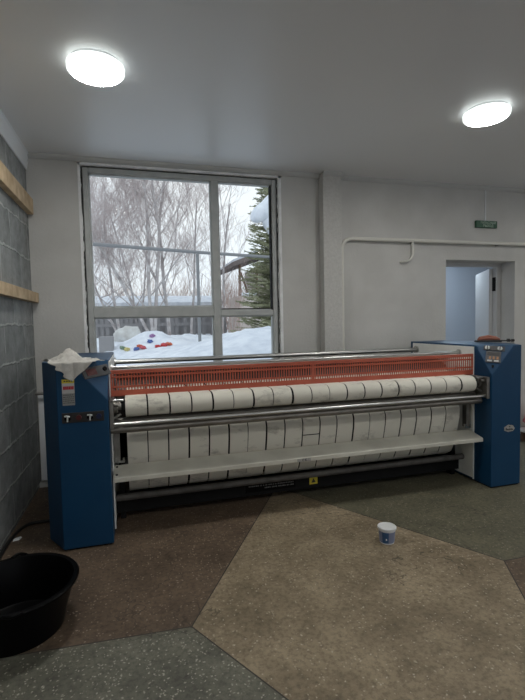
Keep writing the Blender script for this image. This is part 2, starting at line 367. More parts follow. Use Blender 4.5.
# cornices
cp = [(0,H),(0.034,H),(0.034,H-0.012),(0.028,H-0.02),(0.020,H-0.07),(0.024,H-0.078),(0.014,H-0.13),(0.012,H-0.15),(0,H-0.15)]
struct(MB().prism(cp, 1, FX, D).build('trim_2', M['cornice']))
cq = [(0,H),(-0.035,H),(-0.03,H-0.02),(-0.012,H-0.04),(0,H-0.042)]
tb = MB(); tb.prism([(D+y,z) for y,z in cq], 0, 0.0, 2.905); tb.prism([(PIY+y,z) for y,z in cq], 0, 2.905, 3.12); tb.prism([(D+y,z) for y,z in cq], 0, 3.12, RX)
struct(tb.build('trim_3', M['cornice_grey']))

# ------------------------------------------------------------------ window
def ragged(x0, x1, z0, z1, wmin, wmax, seed):   # rough foam seam round the frame: an L-free ring with an uneven edge
    random.seed(seed); mb = MB(); y0, y1 = D+0.028, D+0.075
    def run(p, q, inward):
        nseg = 60; P = Vector(p); Q = Vector(q)
        ins = [wmin+(wmax-wmin)*random.random()**2 for _ in range(nseg+1)]
        for i in range(nseg):
            a = P.lerp(Q, i/nseg); b = P.lerp(Q, (i+1)/nseg)
            a2 = a+Vector(inward)*ins[i]; b2 = b+Vector(inward)*ins[i+1]
            vs = [(a.x,y0,a.y),(b.x,y0,b.y),(b2.x,y0,b2.y),(a2.x,y0,a2.y),(a.x,y1,a.y),(b.x,y1,b.y),(b2.x,y1,b2.y),(a2.x,y1,a2.y)]
            mb.add(vs, [(0,1,2,3),(4,7,6,5),(0,4,5,1),(2,6,7,3)])
    run((x0,z0),(x0,z1),(-1,0)); run((x1,z0),(x1,z1),(1,0)); run((x0,z1),(x1,z1),(0,1))
    return mb
FX0, FX1, FZ1 = 0.482, 2.424, 3.032         # frame outer
GX0, GX1, GZ1 = 0.534, 2.374, 2.980         # glass limits
MX0, MX1 = 1.720, 1.795
TZ0, TZ1 = 1.586, 1.690
GZ0 = 1.06
FY0, FY1 = D+0.035, D+0.115
wf = MB()
wf.box(FX0,GX0,FY0,FY1,WZ0,FZ1); wf.box(GX1,FX1,FY0,FY1,WZ0,FZ1); wf.box(GX0,GX1,FY0,FY1,GZ1,FZ1); wf.box(GX0,GX1,FY0,FY1,WZ0,GZ0)
wf.box(MX0,MX1,FY0,FY1,GZ0,GZ1)
wf.box(GX0,MX0,FY0+0.004,FY1,TZ0,TZ1); wf.box(MX1,GX1,FY0+0.004,FY1,TZ0,TZ1-0.045)
win = wf.build('window_1', M['frame'], bevel=0.006); struct(win)
# thin inner casement beads
bd = MB()
for (a,b,c,d) in ((GX0,MX0,TZ1,GZ1),(MX1,GX1,TZ1-0.045,GZ1),(GX0,MX0,GZ0,TZ0),(MX1,GX1,GZ0,TZ0)):
    q = 0.010
    bd.box(a,a+q,FY0+0.02,FY1,c,d); bd.box(b-q,b,FY0+0.02,FY1,c,d); bd.box(a,b,FY0+0.02,FY1,d-q,d); bd.box(a,b,FY0+0.02,FY1,c,c+q)
bd.build('window_bead', M['frame'], win)
gk = MB(); gk.box(MX1+0.012,GX1-0.012,FY0+0.03,FY1-0.02,TZ1-0.036,TZ1-0.024); gk.box(GX1-0.018,GX1-0.006,FY0+0.01,FY1-0.02,TZ1-0.04,GZ1-0.01)
gk.build('window_gasket', M['black_matte'], win)
for (a,b,c,d) in ((GX0,MX0,TZ1,GZ1),(MX1,GX1,TZ1-0.045,GZ1),(GX0,MX0,GZ0,TZ0),(MX1,GX1,GZ0,TZ0)):
    box(a,b,FY1-0.03,FY1-0.024,c,d).build('window_pane', M['glass'], win)
ragged(FX0, FX1, WZ0, FZ1, 0.006, 0.024, 3).build('window_seam', M['foam'], win)
rv = MB(); t_ = 0.03
rv.box(WX0,WX0+0.022,D-0.004,D+0.028,WZ0,WZ1); rv.box(WX1-0.03,WX1,D-0.004,D+0.028,WZ0,WZ1); rv.box(WX0,WX1,D-0.004,D+0.028,WZ1-0.022,WZ1)
rv.box(WX0,FX0-0.004,D+0.028,D+0.10,WZ0,WZ1); rv.box(FX1+0.004,WX1,D+0.028,D+0.10,WZ0,WZ1); rv.box(WX0,WX1,D+0.028,D+0.10,FZ1+0.004,WZ1)
struct(rv.build('trim_4', M['plaster_white']))
struct(box(WX0+0.03,WX1-0.04,D-0.10,D+0.10,WZ0-0.03,WZ0).build('trim_5', M['plaster_white'], bevel=0.005))

# ------------------------------------------------------------------ door opening and corridor beyond
CY = D+TW
dr = MB(); fy0, fy1 = D+0.22, D+0.30
dr.box(DX0,DX0+0.05,fy0,fy1,0,DZ-0.045); dr.box(DX1-0.07,DX1,fy0,fy1,0,DZ-0.045); dr.box(DX0,DX1,fy0,fy1,DZ-0.045,DZ)
door = struct(dr.build('door_1', M['door_leaf'], bevel=0.004))
# door leaf swung open into the corridor, seen nearly edge-on on the right
lf = MB(); lf.box(0,0.04,0,0.86,0.01,DZ-0.06); 
leaf = lf.build('door_leaf', M['door_leaf'], door, bevel=0.004); leaf.location = (DX1-0.115, fy1+0.005, 0); leaf.rotation_euler = (0,0,radians(-30))
hg = MB(); hg.box(DX1-0.082,DX1-0.07,fy0+0.02,fy1+0.012,1.86,2.04); hg.box(DX1-0.082,DX1-0.07,fy0+0.02,fy1+0.012,0.25,0.40)
hg.build('door_hinge', M['black_matte'], door)
CX0, CX1, CYB = 3.2, 8.0, CY+1.9
struct(box(CX0,CX1,CY,CYB,-0.05,0.0).build('floor_corridor', M['beige']))
struct(box(CX0,CX1,CY,CYB,2.7,2.78).build('ceiling_corridor', M['corridor']))
struct(box(CX0,CX1,CYB,CYB+0.15,0,2.7).build('wall_corridor_back', M['corridor']))
struct(box(CX1,CX1+0.15,CY,CYB,0,2.7).build('wall_corridor_right', M['corridor']))
cw = MB(); cw.box(CX0-0.15,CX0,CY,CYB,0,0.8); cw.box(CX0-0.15,CX0,CY,CYB,2.4,2.7); cw.box(CX0-0.15,CX0,CY,CY+0.2,0.8,2.4); cw.box(CX0-0.15,CX0,CYB-0.2,CYB,0.8,2.4)
struct(cw.build('wall_corridor_left', M['corridor']))
wp = MB(); wp.box(CX0-0.10,CX0-0.05,CY+0.9,CY+0.96,0.8,2.4); struct(wp.build('window_2', M['frame']))  # unseen side window, added to let sky light into the corridor

# ------------------------------------------------------------------ ceiling lamps
def ceiling_lamp(x, y, label):
    e = empty('ceiling_lamp', (x,y,H)); tag(e, label, 'lamp', 'round flush ceiling lamps')
    MB().lathe([(0.0,0.0),(0.150,0.0),(0.150,-0.022),(0.0,-0.022)]).build('backing_plate', M['white_plastic'], e, smooth=True)
    MB().lathe([(0.160,-0.018),(0.168,-0.022),(0.168,-0.050),(0.160,-0.058),(0.150,-0.060),(0.150,-0.018)]).build('rim', M['lamp_rim'], e, smooth=True)
    MB().lathe([(0.150,-0.030),(0.152,-0.060),(0.10,-0.064),(0.0,-0.066)]).build('diffuser', M['lamp'], e, smooth=True)
    return e
ceiling_lamp(0.754, 3.00, 'lit round ceiling lamp at upper left, nearest the concrete block wall')
ceiling_lamp(3.598, 2.964, 'lit round ceiling lamp at the right, on the doorway side of the ceiling')
for x, y in ((3.6,0.0),(0.75,0.0),(6.45,2.96),(6.45,0.0)):  # extra lamps out of view, added to brighten the room
    ceiling_lamp(x, y, 'round ceiling lamp outside the view, added for more light')

cl_ = MB().lathe([(0.0,0.0),(0.20,0.0),(0.20,-0.05),(0.0,-0.06)]).build('added_corridor_lamp', M['lamp_added'], smooth=True); cl_.location = (5.6,CY+0.9,2.70)  # unseen lamp added to light up the corridor wall
tag(cl_, 'unseen cool white lamp added to brighten the corridor behind the doorway', 'lamp')

# ------------------------------------------------------------------ wooden battens on the block wall
def batten(y0, y1, z0, z1, th, label):
    e = MB(); nn = 14
    for i in range(nn):
        pass
    e.box(0.002, th, y0, y1, z0, z1)
    o = e.build('wooden_batten', M['wood'], bevel=0.003)
    return tag(o, label, 'board', 'raw pine battens on the block wall')
batten(1.2, D-0.03, 2.545, 2.685, 0.055, 'upper of two raw pine battens fixed along the grey block wall')
batten(1.2, D-0.02, 1.735, 1.825, 0.062, 'lower, thinner of two raw pine battens along the grey block wall')

# heating pipe on the back wall
def arc(c, r, a0, a1, n, plane='xz', y=0):
    return [(c[0]+r*cos(a0+(a1-a0)*i/n), y, c[1]+r*sin(a0+(a1-a0)*i/n)) for i in range(n+1)]
PY = D-0.05
pp = empty('heating_pipe', (3.15,PY,0)); tag(pp, 'cream painted pipe rising beside the pillar and bending right across the back wall', 'pipe')
pts = [(0,0,0.0),(0,0,2.30)] + [(0.12-0.12*cos(t*pi/16), 0, 2.30+0.12*sin(t*pi/16)) for t in range(1,9)] + [(RX-3.16,0,2.42)]
MB().tube(pts, 0.021, 14).build('pipe_run', M['paint_pipe'], pp, smooth=True)
bx = 4.045-3.15
MB().tube([(bx,0,2.42),(bx,-0.002,2.36),(bx,-0.002,2.27)]+[(bx-0.10+0.10*cos(t*pi/20),0.0,2.27-0.09*sin(t*pi/20)) for t in range(1,11)]+[(bx-0.125,0.03,2.178),(bx-0.13,0.049,2.178)], 0.014, 12).build('pipe_branch', M['paint_pipe'], pp, smooth=True)
for x,z in ((0.9,2.40),(2.1,2.40),(3.3,2.40),(4.5,2.40),(0,1.2)): MB().tube([(x,0.0,z),(x,0.048,z)], 0.008, 8).build('pipe_bracket', M['steel_dull'], pp)

# exit sign with conduit
sg = empty('exit_sign', (5.098,D,2.652)); tag(sg, 'small dark green emergency exit sign with pale letters high above the doorway', 'sign')
box(-0.155,0.155,-0.03,-0.001,-0.042,0.042).build('sign_box', M['sign'], sg, bevel=0.004)
text_mesh('sign_lettering', 'ЗАПАСНЫЙ', 0.040, M['sign_text'], sg, (0.02,-0.0308,0.016), bold=0.0006)
text_mesh('sign_lettering', 'ВЫХОД', 0.040, M['sign_text'], sg, (0.02,-0.0308,-0.020), bold=0.0006)
cdt = box(5.086,5.102,D-0.010,D,2.70,H-0.045).build('cable_conduit', M['white_plastic'])
tag(cdt, 'thin vertical cable trunking running from the ceiling to the exit sign', 'trunking')

# white board in the corner behind the left cabinet and short pipe
wbd = MB().add([(0.012,D-0.045,0.05),(0.16,D-0.045,0.05),(0.14,D-0.02,0.86),(0.012,D-0.02,0.86),(0.012,D-0.028,0.05),(0.16,D-0.028,0.05),(0.14,D-0.003,0.86),(0.012,D-0.003,0.86)],
     [(0,1,2,3),(7,6,5,4),(0,4,5,1),(1,5,6,2),(2,6,7,3),(3,7,4,0)]).build('white_board', M['cornice'])
tag(wbd, 'narrow white board standing in the corner behind the left blue cabinet', 'board')
cpipe = MB().tube([(0.0,D-0.07,0.885),(0.42,D-0.07,0.885)], 0.014, 10).build('corner_pipe', M['steel_dull'], smooth=True)
tag(cpipe, 'short dark horizontal pipe low in the corner above the white board', 'pipe')
stub = MB().box(0.002,0.20,D-0.10,D-0.05,0.0,0.035).build('floor_batten', M['cornice_grey'])
tag(stub, 'small grey block on the floor at the foot of the corner', 'block')

# ------------------------------------------------------------------ ironing machine
L = 3.164; TH = 1.264; ANG = 0.0107
mc = empty('flatwork_ironer', (0.7346,3.1736,0), ANG)
tag(mc, 'long industrial roller ironer with blue end cabinets, red slotted guard and cloth belts', 'ironing machine')

def cabinet(sign, label):
    # outline seen from above, local x grows outwards from the inner side
    W_, CH, DP, FT, FS, FZ = 0.317, 0.117, 1.19, 0.235, 0.20, 1.006
    z0 = 0.012
    bm = bmesh.new()
    def V(x,y,z): return bm.verts.new((x*sign, y, z))
    b = [V(0,0,z0),V(W_,0,z0),V(W_+CH,0.2,z0),V(W_+CH,DP,z0),V(0,DP,z0)]
    ap = V(0,0,FZ)
    t = [V(0,FS,TH),V(FT,0,TH),V(W_,0,TH),V(W_+CH,0.2,TH),V(W_+CH,DP,TH),V(0,DP,TH)]
    bm.faces.new(b); bm.faces.new(t)
    bm.faces.new([b[0],b[1],t[2],t[1],ap]); bm.faces.new([b[1],b[2],t[3],t[2]]); bm.faces.new([b[2],b[3],t[4],t[3]])
    bm.faces.new([b[3],b[4],t[5],t[4]]); bm.faces.new([b[4],b[0],ap,t[0],t[5]]); bm.faces.new([ap,t[1],t[0]])
    bmesh.ops.recalc_face_normals(bm, faces=bm.faces)
    me = bpy.data.meshes.new('end_cabinet'); bm.to_mesh(me); bm.free(); me.materials.append(M['blue'])
    o = bpy.data.objects.new('end_cabinet', me); COL.objects.link(o); o.parent = mc; o['label'] = label
    md = o.modifiers.new('bevel','BEVEL'); md.width = 0.006; md.segments = 3; md.limit_method = 'ANGLE'
    # dark plinth line under the cabinet
    pl = MB().prism([(0.015*sign,0.015),((W_-0.005)*sign,0.015),((W_+CH-0.015)*sign,0.205),((W_+CH-0.015)*sign,DP-0.015),(0.015*sign,DP-0.015)], 2, 0.0, z0).build('plinth', M['black_matte'], o)
    return o, (W_,FT,FS,FZ)
cabL, (W_,FT,FS,FZ) = cabinet(-1, 'left blue end cabinet with warning label and row of switches')
cabR, _ = cabinet(1, 'right blue end cabinet with control display and oval badge')
cabR.location.x = L

# facet frames: place flat things on the sliced corner
def facet_basis(sign):
    ap = Vector((0,0,FZ)); a = Vector((sign*FT,0,TH)); b = Vector((0,FS,TH))
    top = (a-b); u = top.normalized()*(1 if sign > 0 else -1)
    c = (a+b)/2; dn = (c-ap).normalized(); u = (u - dn*u.dot(dn)).normalized()
    nrm = u.cross(dn).normalized()
    if nrm.y > 0: nrm = -nrm
    mt = Matrix((u, dn, nrm)).transposed().to_4x4()
    return mt, c
def on_facet(o, sign, du, dv, off=0.001):
    mt, c = facet_basis(sign); p = c + mt.col[0].xyz*du + mt.col[1].xyz*dv + mt.col[2].xyz*off
    m2 = mt.copy(); m2.translation = p; o.matrix_local = m2
# right display, facet local: x right, y up, z out
def flat(x0,x1,y0,y1,z0,z1): return MB().box(x0,x1,y0,y1,z0,z1)
o = flat(-0.085,0.085,-0.060,-0.012,0,0.004).build('switch_plate', M['tool_black'], cabR, bevel=0.001); on_facet(o,1,0.0,0)
for dx in (-0.055,0.045):
    o = MB().lathe([(0.0,0.0),(0.020,0.0),(0.020,0.008),(0.017,0.011),(0.0,0.011)], seg=24).build('rotary_switch', M['knob'], cabR, smooth=True, label='pale round selector switch'); on_facet(o,1,dx,-0.036,0.004)
    o = flat(-0.004,0.004,-0.018,0.018,0,0.012).build('switch_grip', M['tool_black'], cabR); on_facet(o,1,dx,-0.036,0.012); o.rotation_mode = 'XYZ'
o = flat(-0.062,0.058,-0.180,-0.068,0,0.010).build('control_display', M['display_grey'], cabR, bevel=0.003); on_facet(o,1,0,0)
o = flat(-0.050,0.046,-0.112,-0.080,0.010,0.012).build('display_window', M['tool_black'], cabR); on_facet(o,1,0,0)
sgm = MB()
for dx in (-0.036,-0.006,0.024):
    sgm.box(dx,dx+0.016,-0.148,-0.122,0.010,0.012)
o = sgm.build('display_digits', M['amber'], cabR); on_facet(o,1,0,0)
for dx in (-0.048,0.006):
    o = flat(dx,dx+0.036,-0.172,-0.158,0.010,0.015).build('display_key', M['knob'], cabR, bevel=0.002, label='pale key under the display'); on_facet(o,1,0,0)
o = MB().lathe([(0.0,0.0),(0.011,0.0),(0.011,0.012),(0.0,0.012)], seg=20).build('push_button', M['black'], cabR, smooth=True); on_facet(o,1,0,-0.215,0)
# oval badge on the right cabinet: scalloped grey plate with lettering strokes
bg_ = MB(); outl = []
for k in range(48):
    a = 2*pi*k/48; r = 1+0.06*cos(a*7)
    outl.append((0.192+0.056*r*cos(a), 0.520+(0.036 if sin(a) > 0 else 0.026)*r*sin(a)))
bg_.prism(outl, 1, -0.003, 0.001)
o = bg_.build('badge', M['grey_label'], cabR, label='scalloped oval maker badge in worn grey')
M['badge'] = mat('worn_badge', (0.42,0.41,0.38), 0.5, col2=(0.30,0.29,0.27), nscale=40); o.data.materials[0] = M['badge']
st = MB()
for i,(dx,dz,wd,ht) in enumerate([(-0.040,-0.010,0.008,0.022),(-0.028,-0.012,0.007,0.015),(-0.017,-0.012,0.006,0.014),(-0.007,-0.012,0.007,0.016),(0.004,-0.012,0.006,0.013),(0.014,-0.012,0.007,0.018),(0.026,-0.012,0.010,0.012),(-0.006,0.016,0.014,0.008)]):
    st.box(0.192+dx,0.192+dx+wd,-0.0045,-0.003,0.520+dz,0.520+dz+ht)
st.build('badge_lettering', M['tool_black'], cabR)

# left display panel on facet
o = flat(-0.100,0.120,-0.125,-0.045,0,0.008).build('control_display', M['display_grey'], cabL, bevel=0.004); on_facet(o,-1,0.0,0)
o = flat(-0.070,0.010,-0.108,-0.062,0.008,0.010).build('display_window', M['red_mark'], cabL, label='dark red display window'); on_facet(o,-1,0,0)
M['red_win'] = mat('dark_red_window', (0.10,0.018,0.018), 0.3); o.data.materials[0] = M['red_win']
o = MB().lathe([(0.0,0.0),(0.016,0.0),(0.016,0.010),(0.0,0.010)], seg=24).build('push_button', M['black'], cabL, smooth=True); on_facet(o,-1,0.080,-0.080,0.008)
# warning label (front face y=0, local x negative)
wl = MB(); wl.box(-0.284,-0.208,-0.0015,0.001,0.985,1.065,1); wl.box(-0.284,-0.208,-0.0015,0.001,1.065,1.132,0); wl.box(-0.284,-0.208,-0.0015,0.001,1.132,1.158,2)
wl.build('warning_label', [M['paper'],M['grey_label'],M['yellow']], cabL, label='paper warning label with yellow heading and red mark')
wk = MB(); random.seed(5)
x = -0.280
for wd in (0.012,0.010,0.009,0.012,0.007,0.010):
    wk.box(x+0.003,x+0.003+wd,-0.0022,-0.0015,1.090,1.112,0); x += wd+0.001
wk.build('label_heading', [M['red_mark'],M['tool_black']], cabL); wk = MB()
for r_ in range(5):
    x = -0.279
    while x < -0.216:
        wd = random.uniform(0.004,0.012); wk.box(x,min(x+wd,-0.212),-0.0022,-0.0015,1.052-r_*0.013,1.056-r_*0.013,1); x += wd+0.003
wk.build('label_text', [M['red_mark'],M['tool_black']], cabL); wk = MB()
for k in range(4): wk.box(-0.272+k*0.015,-0.262+k*0.015,-0.0022,-0.0015,1.142,1.149,1)
wk.build('label_marks', [M['red_mark'],M['tool_black']], cabL)
# switch strip
box(-0.292,-0.030,-0.006,0.001,0.868,0.935).build('switch_plate', M['tool_black'], cabL, bevel=0.002)
for x, mt_, rot in ((-0.257,M['knob'],1),(-0.118,M['knob'],1)):
    k = MB(); k.box(-0.018,0.018,-0.012,0,-0.016,0.016)
    k.tube([(-0.014,-0.016,0.012),(0.012,-0.020,-0.004)], 0.005, 8); k.tube([(0.004,-0.016,0.004),(0.0,-0.018,-0.018)], 0.004, 8)
    k1 = MB(); k1.tube([(-0.015,-0.016,0.014),(0.0,-0.024,0.016),(0.014,-0.018,0.010)], 0.0055, 8); k1.tube([(0.002,-0.020,0.012),(0.0,-0.020,-0.022)], 0.005, 8)
    o = MB().tube([(0,0,0),(0,-0.010,0)], 0.020, 20).build('switch_collar', M['black'], cabL, smooth=True); o.location = (x,-0.006,0.902)
    o = k1.build('rotary_switch', mt_, cabL, smooth=True, label='pale rotary switch lever'); o.location = (x,-0.004,0.902)
for x, c in ((-0.188,(0.07,0.008,0.010)),(-0.062,(0.010,0.015,0.06))):
    mm = mat('button_colour', c, 0.35)
    o = MB().tube([(0,0,0),(0,-0.014,0)], 0.017, 20).build('push_button', mm, cabL, smooth=True); o.location = (x,-0.006,0.902)

# white inner side panels on both cabinets (inside face)
for cab, s in ((cabL,1),(cabR,-1)):
    ip = MB(); x0, x1 = (0.0,0.006) if s > 0 else (-0.006,0.0)
    ip.prism([(0.213,0.03),(1.14,0.03),(1.14,1.248),(0.213,1.248)], 0, x0, x1)
    ip.build('inner_side_panel', M['white_panel'], cab, bevel=0.001, label='white inner side panel')
# bolted hole plate below right roller
for z,r_ in ((0.79,0.012),(0.725,0.026),(0.66,0.012),(0.60,0.010)): MB().tube([(-0.006,0.275,z),(-0.013,0.275,z)], r_, 16).build('panel_bolt', M['black_matte'], cabR, smooth=True)

# red slotted finger guard
gd = MB(); gy0, gy1 = 0.219, 0.2215
X0, X1 = 0.008, L-0.006
gz = [(1.005,1.022),(1.028,1.052),(1.108,1.128),(1.136,1.170)]
rails = [(0.998,1.036),(1.054,1.068),(1.126,1.140),(1.156,1.178)]
for a,b in rails: gd.box(X0,X1,gy0,gy1,a,b)
nb = 150
for i in range(nb+1):
    x = X0+(X1-X0)*i/nb; hw = 0.0047
    if i in (0,nb): hw = 0.012
    gd.box(max(X0,x-hw),min(X1,x+hw),gy0+0.0002,gy1-0.0002,1.036,1.156)
gd.prism([(gy0,1.178),(gy1,1.178),(0.232,1.181),(0.232,1.183),(gy0,1.181)], 0, X0, X1)
gd.prism([(gy0,0.998),(gy1,0.998),(0.236,0.990),(0.236,0.987),(gy0,0.995)], 0, X0, X1)
for x in (L*0.5,): gd.box(x-0.012,x+0.012,gy0-0.002,gy1,0.998,1.18)
gd.build('finger_guard', M['guard'], mc, label='long red guard with three rows of slots')

# hood tubes with flanges
def bar(name, y, z, r, x0, x1, mt, fl=None, label=None, seg=20):
    o = MB().tube([(x0,y,z),(x1,y,z)], r, seg).build(name, mt, mc, smooth=True, label=label)
    if fl:
        for xa,xb in ((x0-0.001,x0+0.012),(x1-0.012,x1+0.001)): MB().tube([(xa,y,z),(xb,y,z)], fl, 24).build('tube_flange', M['steel'], o, smooth=True)
    return o
bar('cover_tube', 1.07, 1.178, 0.022, 0.008, L-0.008, M['steel'], 0.042, 'rear steel tube along the top')
bar('cover_tube', 0.40, 1.186, 0.014, 0.008, L-0.008, M['steel'], 0.030, 'front steel tube just behind the red guard')
# main ironing cylinder (steel) with end discs, and hood sheet over it
cy = MB(); cy.tube([(0.03,0.72,0.86),(L-0.03,0.72,0.86)], 0.245, 64); cy.build('ironing_cylinder', M['cylinder'], mc, smooth=True)
hd = MB(); hp_ = [(0.56,1.150),(0.90,1.150),(0.98,1.128),(0.98,1.118),(0.56,1.136)]
hd.prism(hp_, 0, 0.012, L-0.012); hd.build('hood_sheet', M['steel_dull'], mc, bevel=0.001)
# back closing sheet
box(0.01,L-0.01,1.10,1.13,0.18,1.10).build('rear_panel', M['black_matte'], mc)

# feed roller + belts
BX0, BX1 = 0.100, L-0.105
bar('feed_roller', 0.132, 0.926, 0.063, BX0-0.02, BX1+0.02, M['black_matte'])
def strip(prof, x0, x1, th, lean=0.0):
    mb = MB(); n_ = len(prof); nx = 3
    nr = []
    for i in range(n_):
        a = prof[max(i-1,0)]; b = prof[min(i+1,n_-1)]; d = Vector((b[0]-a[0], b[1]-a[1])).normalized(); nr.append((-d.y, d.x))
    vs = []; fs = []
    for i,(y,z) in enumerate(prof):
        dx = lean*i/(n_-1)
        for o_ in (0, th):
            for x in (x0,x1): vs.append((x+dx, y+nr[i][0]*o_, z+nr[i][1]*o_))
    for i in range(n_-1):
        a = i*4
        fs += [(a,a+1,a+5,a+4),(a+2,a+6,a+7,a+3),(a,a+4,a+6,a+2),(a+1,a+3,a+7,a+5)]
    fs += [(0,2,3,1), (n_*4-4,n_*4-3,n_*4-1,n_*4-2)]
    return mb.add(vs, fs)
R_ = 0.070; cyy, czz = 0.132, 0.926
up = [(0.52,1.030),(0.40,1.012),(0.28,1.000),(0.20,0.9965)] + [(cyy+R_*cos(a), czz+R_*sin(a)) for a in [radians(q) for q in range(90,276,12)]] + [(0.20,0.856),(0.34,0.866),(0.46,0.874)]
lo = [(0.52,0.775),(0.42,0.765),(0.33,0.745),(0.285,0.715),(0.264,0.670),(0.268,0.60),(0.292,0.50),(0.322,0.40),(0.355,0.30),(0.385,0.245),(0.45,0.205),(0.54,0.195)]
NB = 19; pitch = (BX1-BX0)/NB
random.seed(11)
for i in range(NB):
    x0 = BX0+i*pitch+0.0055; x1 = BX0+(i+1)*pitch-0.0055
    j = random.uniform(-0.001,0.001)
    strip(up, x0+j, x1+j, 0.004, lean=random.uniform(-0.004,0.010)).build('feed_belt', M['belt'], mc, smooth=True)
for i in range(NB):
    x0 = BX0+i*pitch+0.0055; x1 = BX0+(i+1)*pitch-0.0055
    j = random.uniform(-0.001,0.001)
    strip(lo, x0+j, x1+j, 0.004, lean=random.uniform(-0.006,0.006)).build('return_belt', M['belt'], mc, smooth=True)
# seams on two belts
sm = MB(); x0 = BX0+9*pitch
sm.box(x0+0.006,x0+pitch-0.006,0.2715,0.2745,0.560,0.566); 
sm.build('belt_seam', M['black_matte'], mc)
# black board added behind the lower belts to keep their gaps dark
box(BX0,BX1,0.46,0.47,0.23,0.75).build('backing_plate', M['black_matte'], mc)
bar('press_roller', 0.60, 0.34, 0.09, 0.05, L-0.05, M['black_matte'])
# rods between upper and lower belts
bar('front_rod', 0.060, 0.820, 0.0135, 0.006, L+0.0, M['steel'], label='polished steel rod in front of the belts')
bar('doffing_tube', 0.112, 0.772, 0.026, 0.004, L-0.02, M['tube_dull'], label='dull steel tube behind the front rod')
bar('guide_tube', 0.19, 0.815, 0.024, 0.02, L-0.02, M['tube_dull'])
bar('lower_roller', 0.335, 0.200, 0.026, 0.01, L-0.02, M['roller_paint'], label='grey steel roller under the feed table')
# bearing brackets at the ends of the feed roller
for s, x in ((1,0.0),(-1,L)):
    b2 = MB(); xa = lambda q: x+s*q
    def bb(a,b,y0,y1,z0,z1,mi=0):
        p,q = sorted((xa(a),xa(b))); b2.box(p,q,y0,y1,z0,z1,mi)
    bb(0.004,0.012,0.02,0.27,0.80,0.99)
    bb(0.012,0.030,0.02,0.035,0.80,0.99); bb(0.012,0.030,0.02,0.27,0.975,0.99)
    o = b2.build('bearing_bracket', M['steel_dull'], mc, bevel=0.002)
    k = MB(); k.tube([(xa(0.012),0.132,0.932),(xa(0.085),0.132,0.932)], 0.024, 20); k.tube([(xa(0.03),0.132,0.932),(xa(0.055),0.132,0.932)], 0.045, 24)
    k.tube([(xa(0.02),0.07,0.955),(xa(0.06),0.07,0.955)], 0.014, 14); k.tube([(xa(0.015),0.20,0.94),(xa(0.07),0.20,0.94)], 0.016, 14)
    k.build('bearing_hub', M['steel_dull'], o, smooth=True)
    k = MB(); k.tube([(xa(0.03),0.08,0.985),(xa(0.095),0.08,0.985)], 0.009, 12); k.tube([(xa(0.05),0.08,0.985),(xa(0.05),0.10,0.93)], 0.008, 10)
    k.build('tension_bolt', M['steel'], o, smooth=True)
    MB().tube([(xa(0.075),0.10,0.885),(xa(0.02),0.10,0.855)], 0.010, 12).build('tension_bolt', M['steel'], o, smooth=True)
    q0,q1 = sorted((xa(0.012),xa(0.055)))
    box(q0,q1,0.24,0.30,0.50,0.76).build('chain_cover', M['steel_dull'], mc, bevel=0.004)
    k = MB(); q0,q1 = sorted((xa(0.020),xa(0.085))); k.box(q0,q1,0.225,0.245,0.500,0.512); k.box(q0,q0+0.012,0.225,0.245,0.512,0.535); k.box(q1-0.012,q1,0.225,0.245,0.512,0.535)
    k.build('roller_clip', M['steel'], mc)
# feed table
ft = MB(); tp = [(0.092,0.400),(0.092,0.428),(0.098,0.434),(0.262,0.474),(0.266,0.470),(0.102,0.427),(0.098,0.400)]
ft.prism(tp, 0, 0.008, L-0.004)
tbl = ft.build('feed_table', M['table'], mc, bevel=0.0015, label='cream painted sloping feed table')
sl = MB(); sl.box(1.385,1.500,0.0905,0.0925,0.4015,0.4265); sl.build('rating_label', M['badge'], tbl, label='grey label with CE mark')
M['ce'] = mat('ce_ink', (0.015,0.015,0.015), 0.5)
def ce_arc(cx, cz, r, th, a0, a1, bar_=False):
    mb = MB(); n_ = 16; vs = []
    for i in range(n_+1):
        a = a0+(a1-a0)*i/n_
        for rr in (r-th/2, r+th/2): vs.append((cx+rr*cos(a), 0.0897, cz+rr*sin(a)))
    mb.add(vs, [(2*i,2*i+1,2*i+3,2*i+2) for i in range(n_)])
    if bar_: mb.add([(cx-r,0.0897,cz-th/2),(cx,0.0897,cz-th/2),(cx,0.0897,cz+th/2),(cx-r,0.0897,cz+th/2)], [(0,1,2,3)])
    return mb
ce = ce_arc(1.437, 0.414, 0.0085, 0.004, radians(75), radians(285)); ce2 = ce_arc(1.460, 0.414, 0.0085, 0.004, radians(75), radians(285), True)
ce.add(ce2.v, ce2.f); ce.build('ce_mark', M['ce'], tbl)
for y,z in ((0.130,0.4405),(0.235,0.4660)): MB().tube([(0.030,y,z),(0.030,y,z+0.0065)], 0.008, 10).build('table_bolt', M['black_matte'], tbl)
# crossbeam with nameplate and sticker
cb = box(0.0,L,0.40,0.52,0.055,0.185).build('crossbeam', M['black_matte'], mc, bevel=0.004, label='black lower crossbeam')
npb = box(1.03,1.475,0.397,0.400,0.085,0.150).build('nameplate', M['black'], cb)
random.seed(9); nm = MB()
for z, x0, x1 in ((0.130,1.06,1.46),(0.108,1.20,1.46)):
    x = x0
    while x < x1:
        wd = random.uniform(0.006,0.018); nm.box(x,min(x+wd,x1),0.3955,0.397,z,z+0.010); x += wd+random.choice((0.003,0.004,0.010))
M['dim_text'] = mat('faded_lettering', (0.13,0.13,0.125), 0.6)
nm.build('nameplate_marks', M['dim_text'], cb)
ys = box(1.607,1.682,0.397,0.400,0.090,0.158).build('warning_sticker', M['yellow'], cb, label='small square yellow warning sticker')
tr = MB().prism([(1.624,0.104),(1.665,0.104),(1.6445,0.142)], 1, 0.3958, 0.397); tr.build('sticker_symbol', M['tool_black'], cb)
# support legs at the ends of the beam
for x in (0.035, L-0.075):
    box(x,x+0.04,0.42,0.50,0.0,0.30).build('support_leg', M['black_matte'], mc, bevel=0.002)
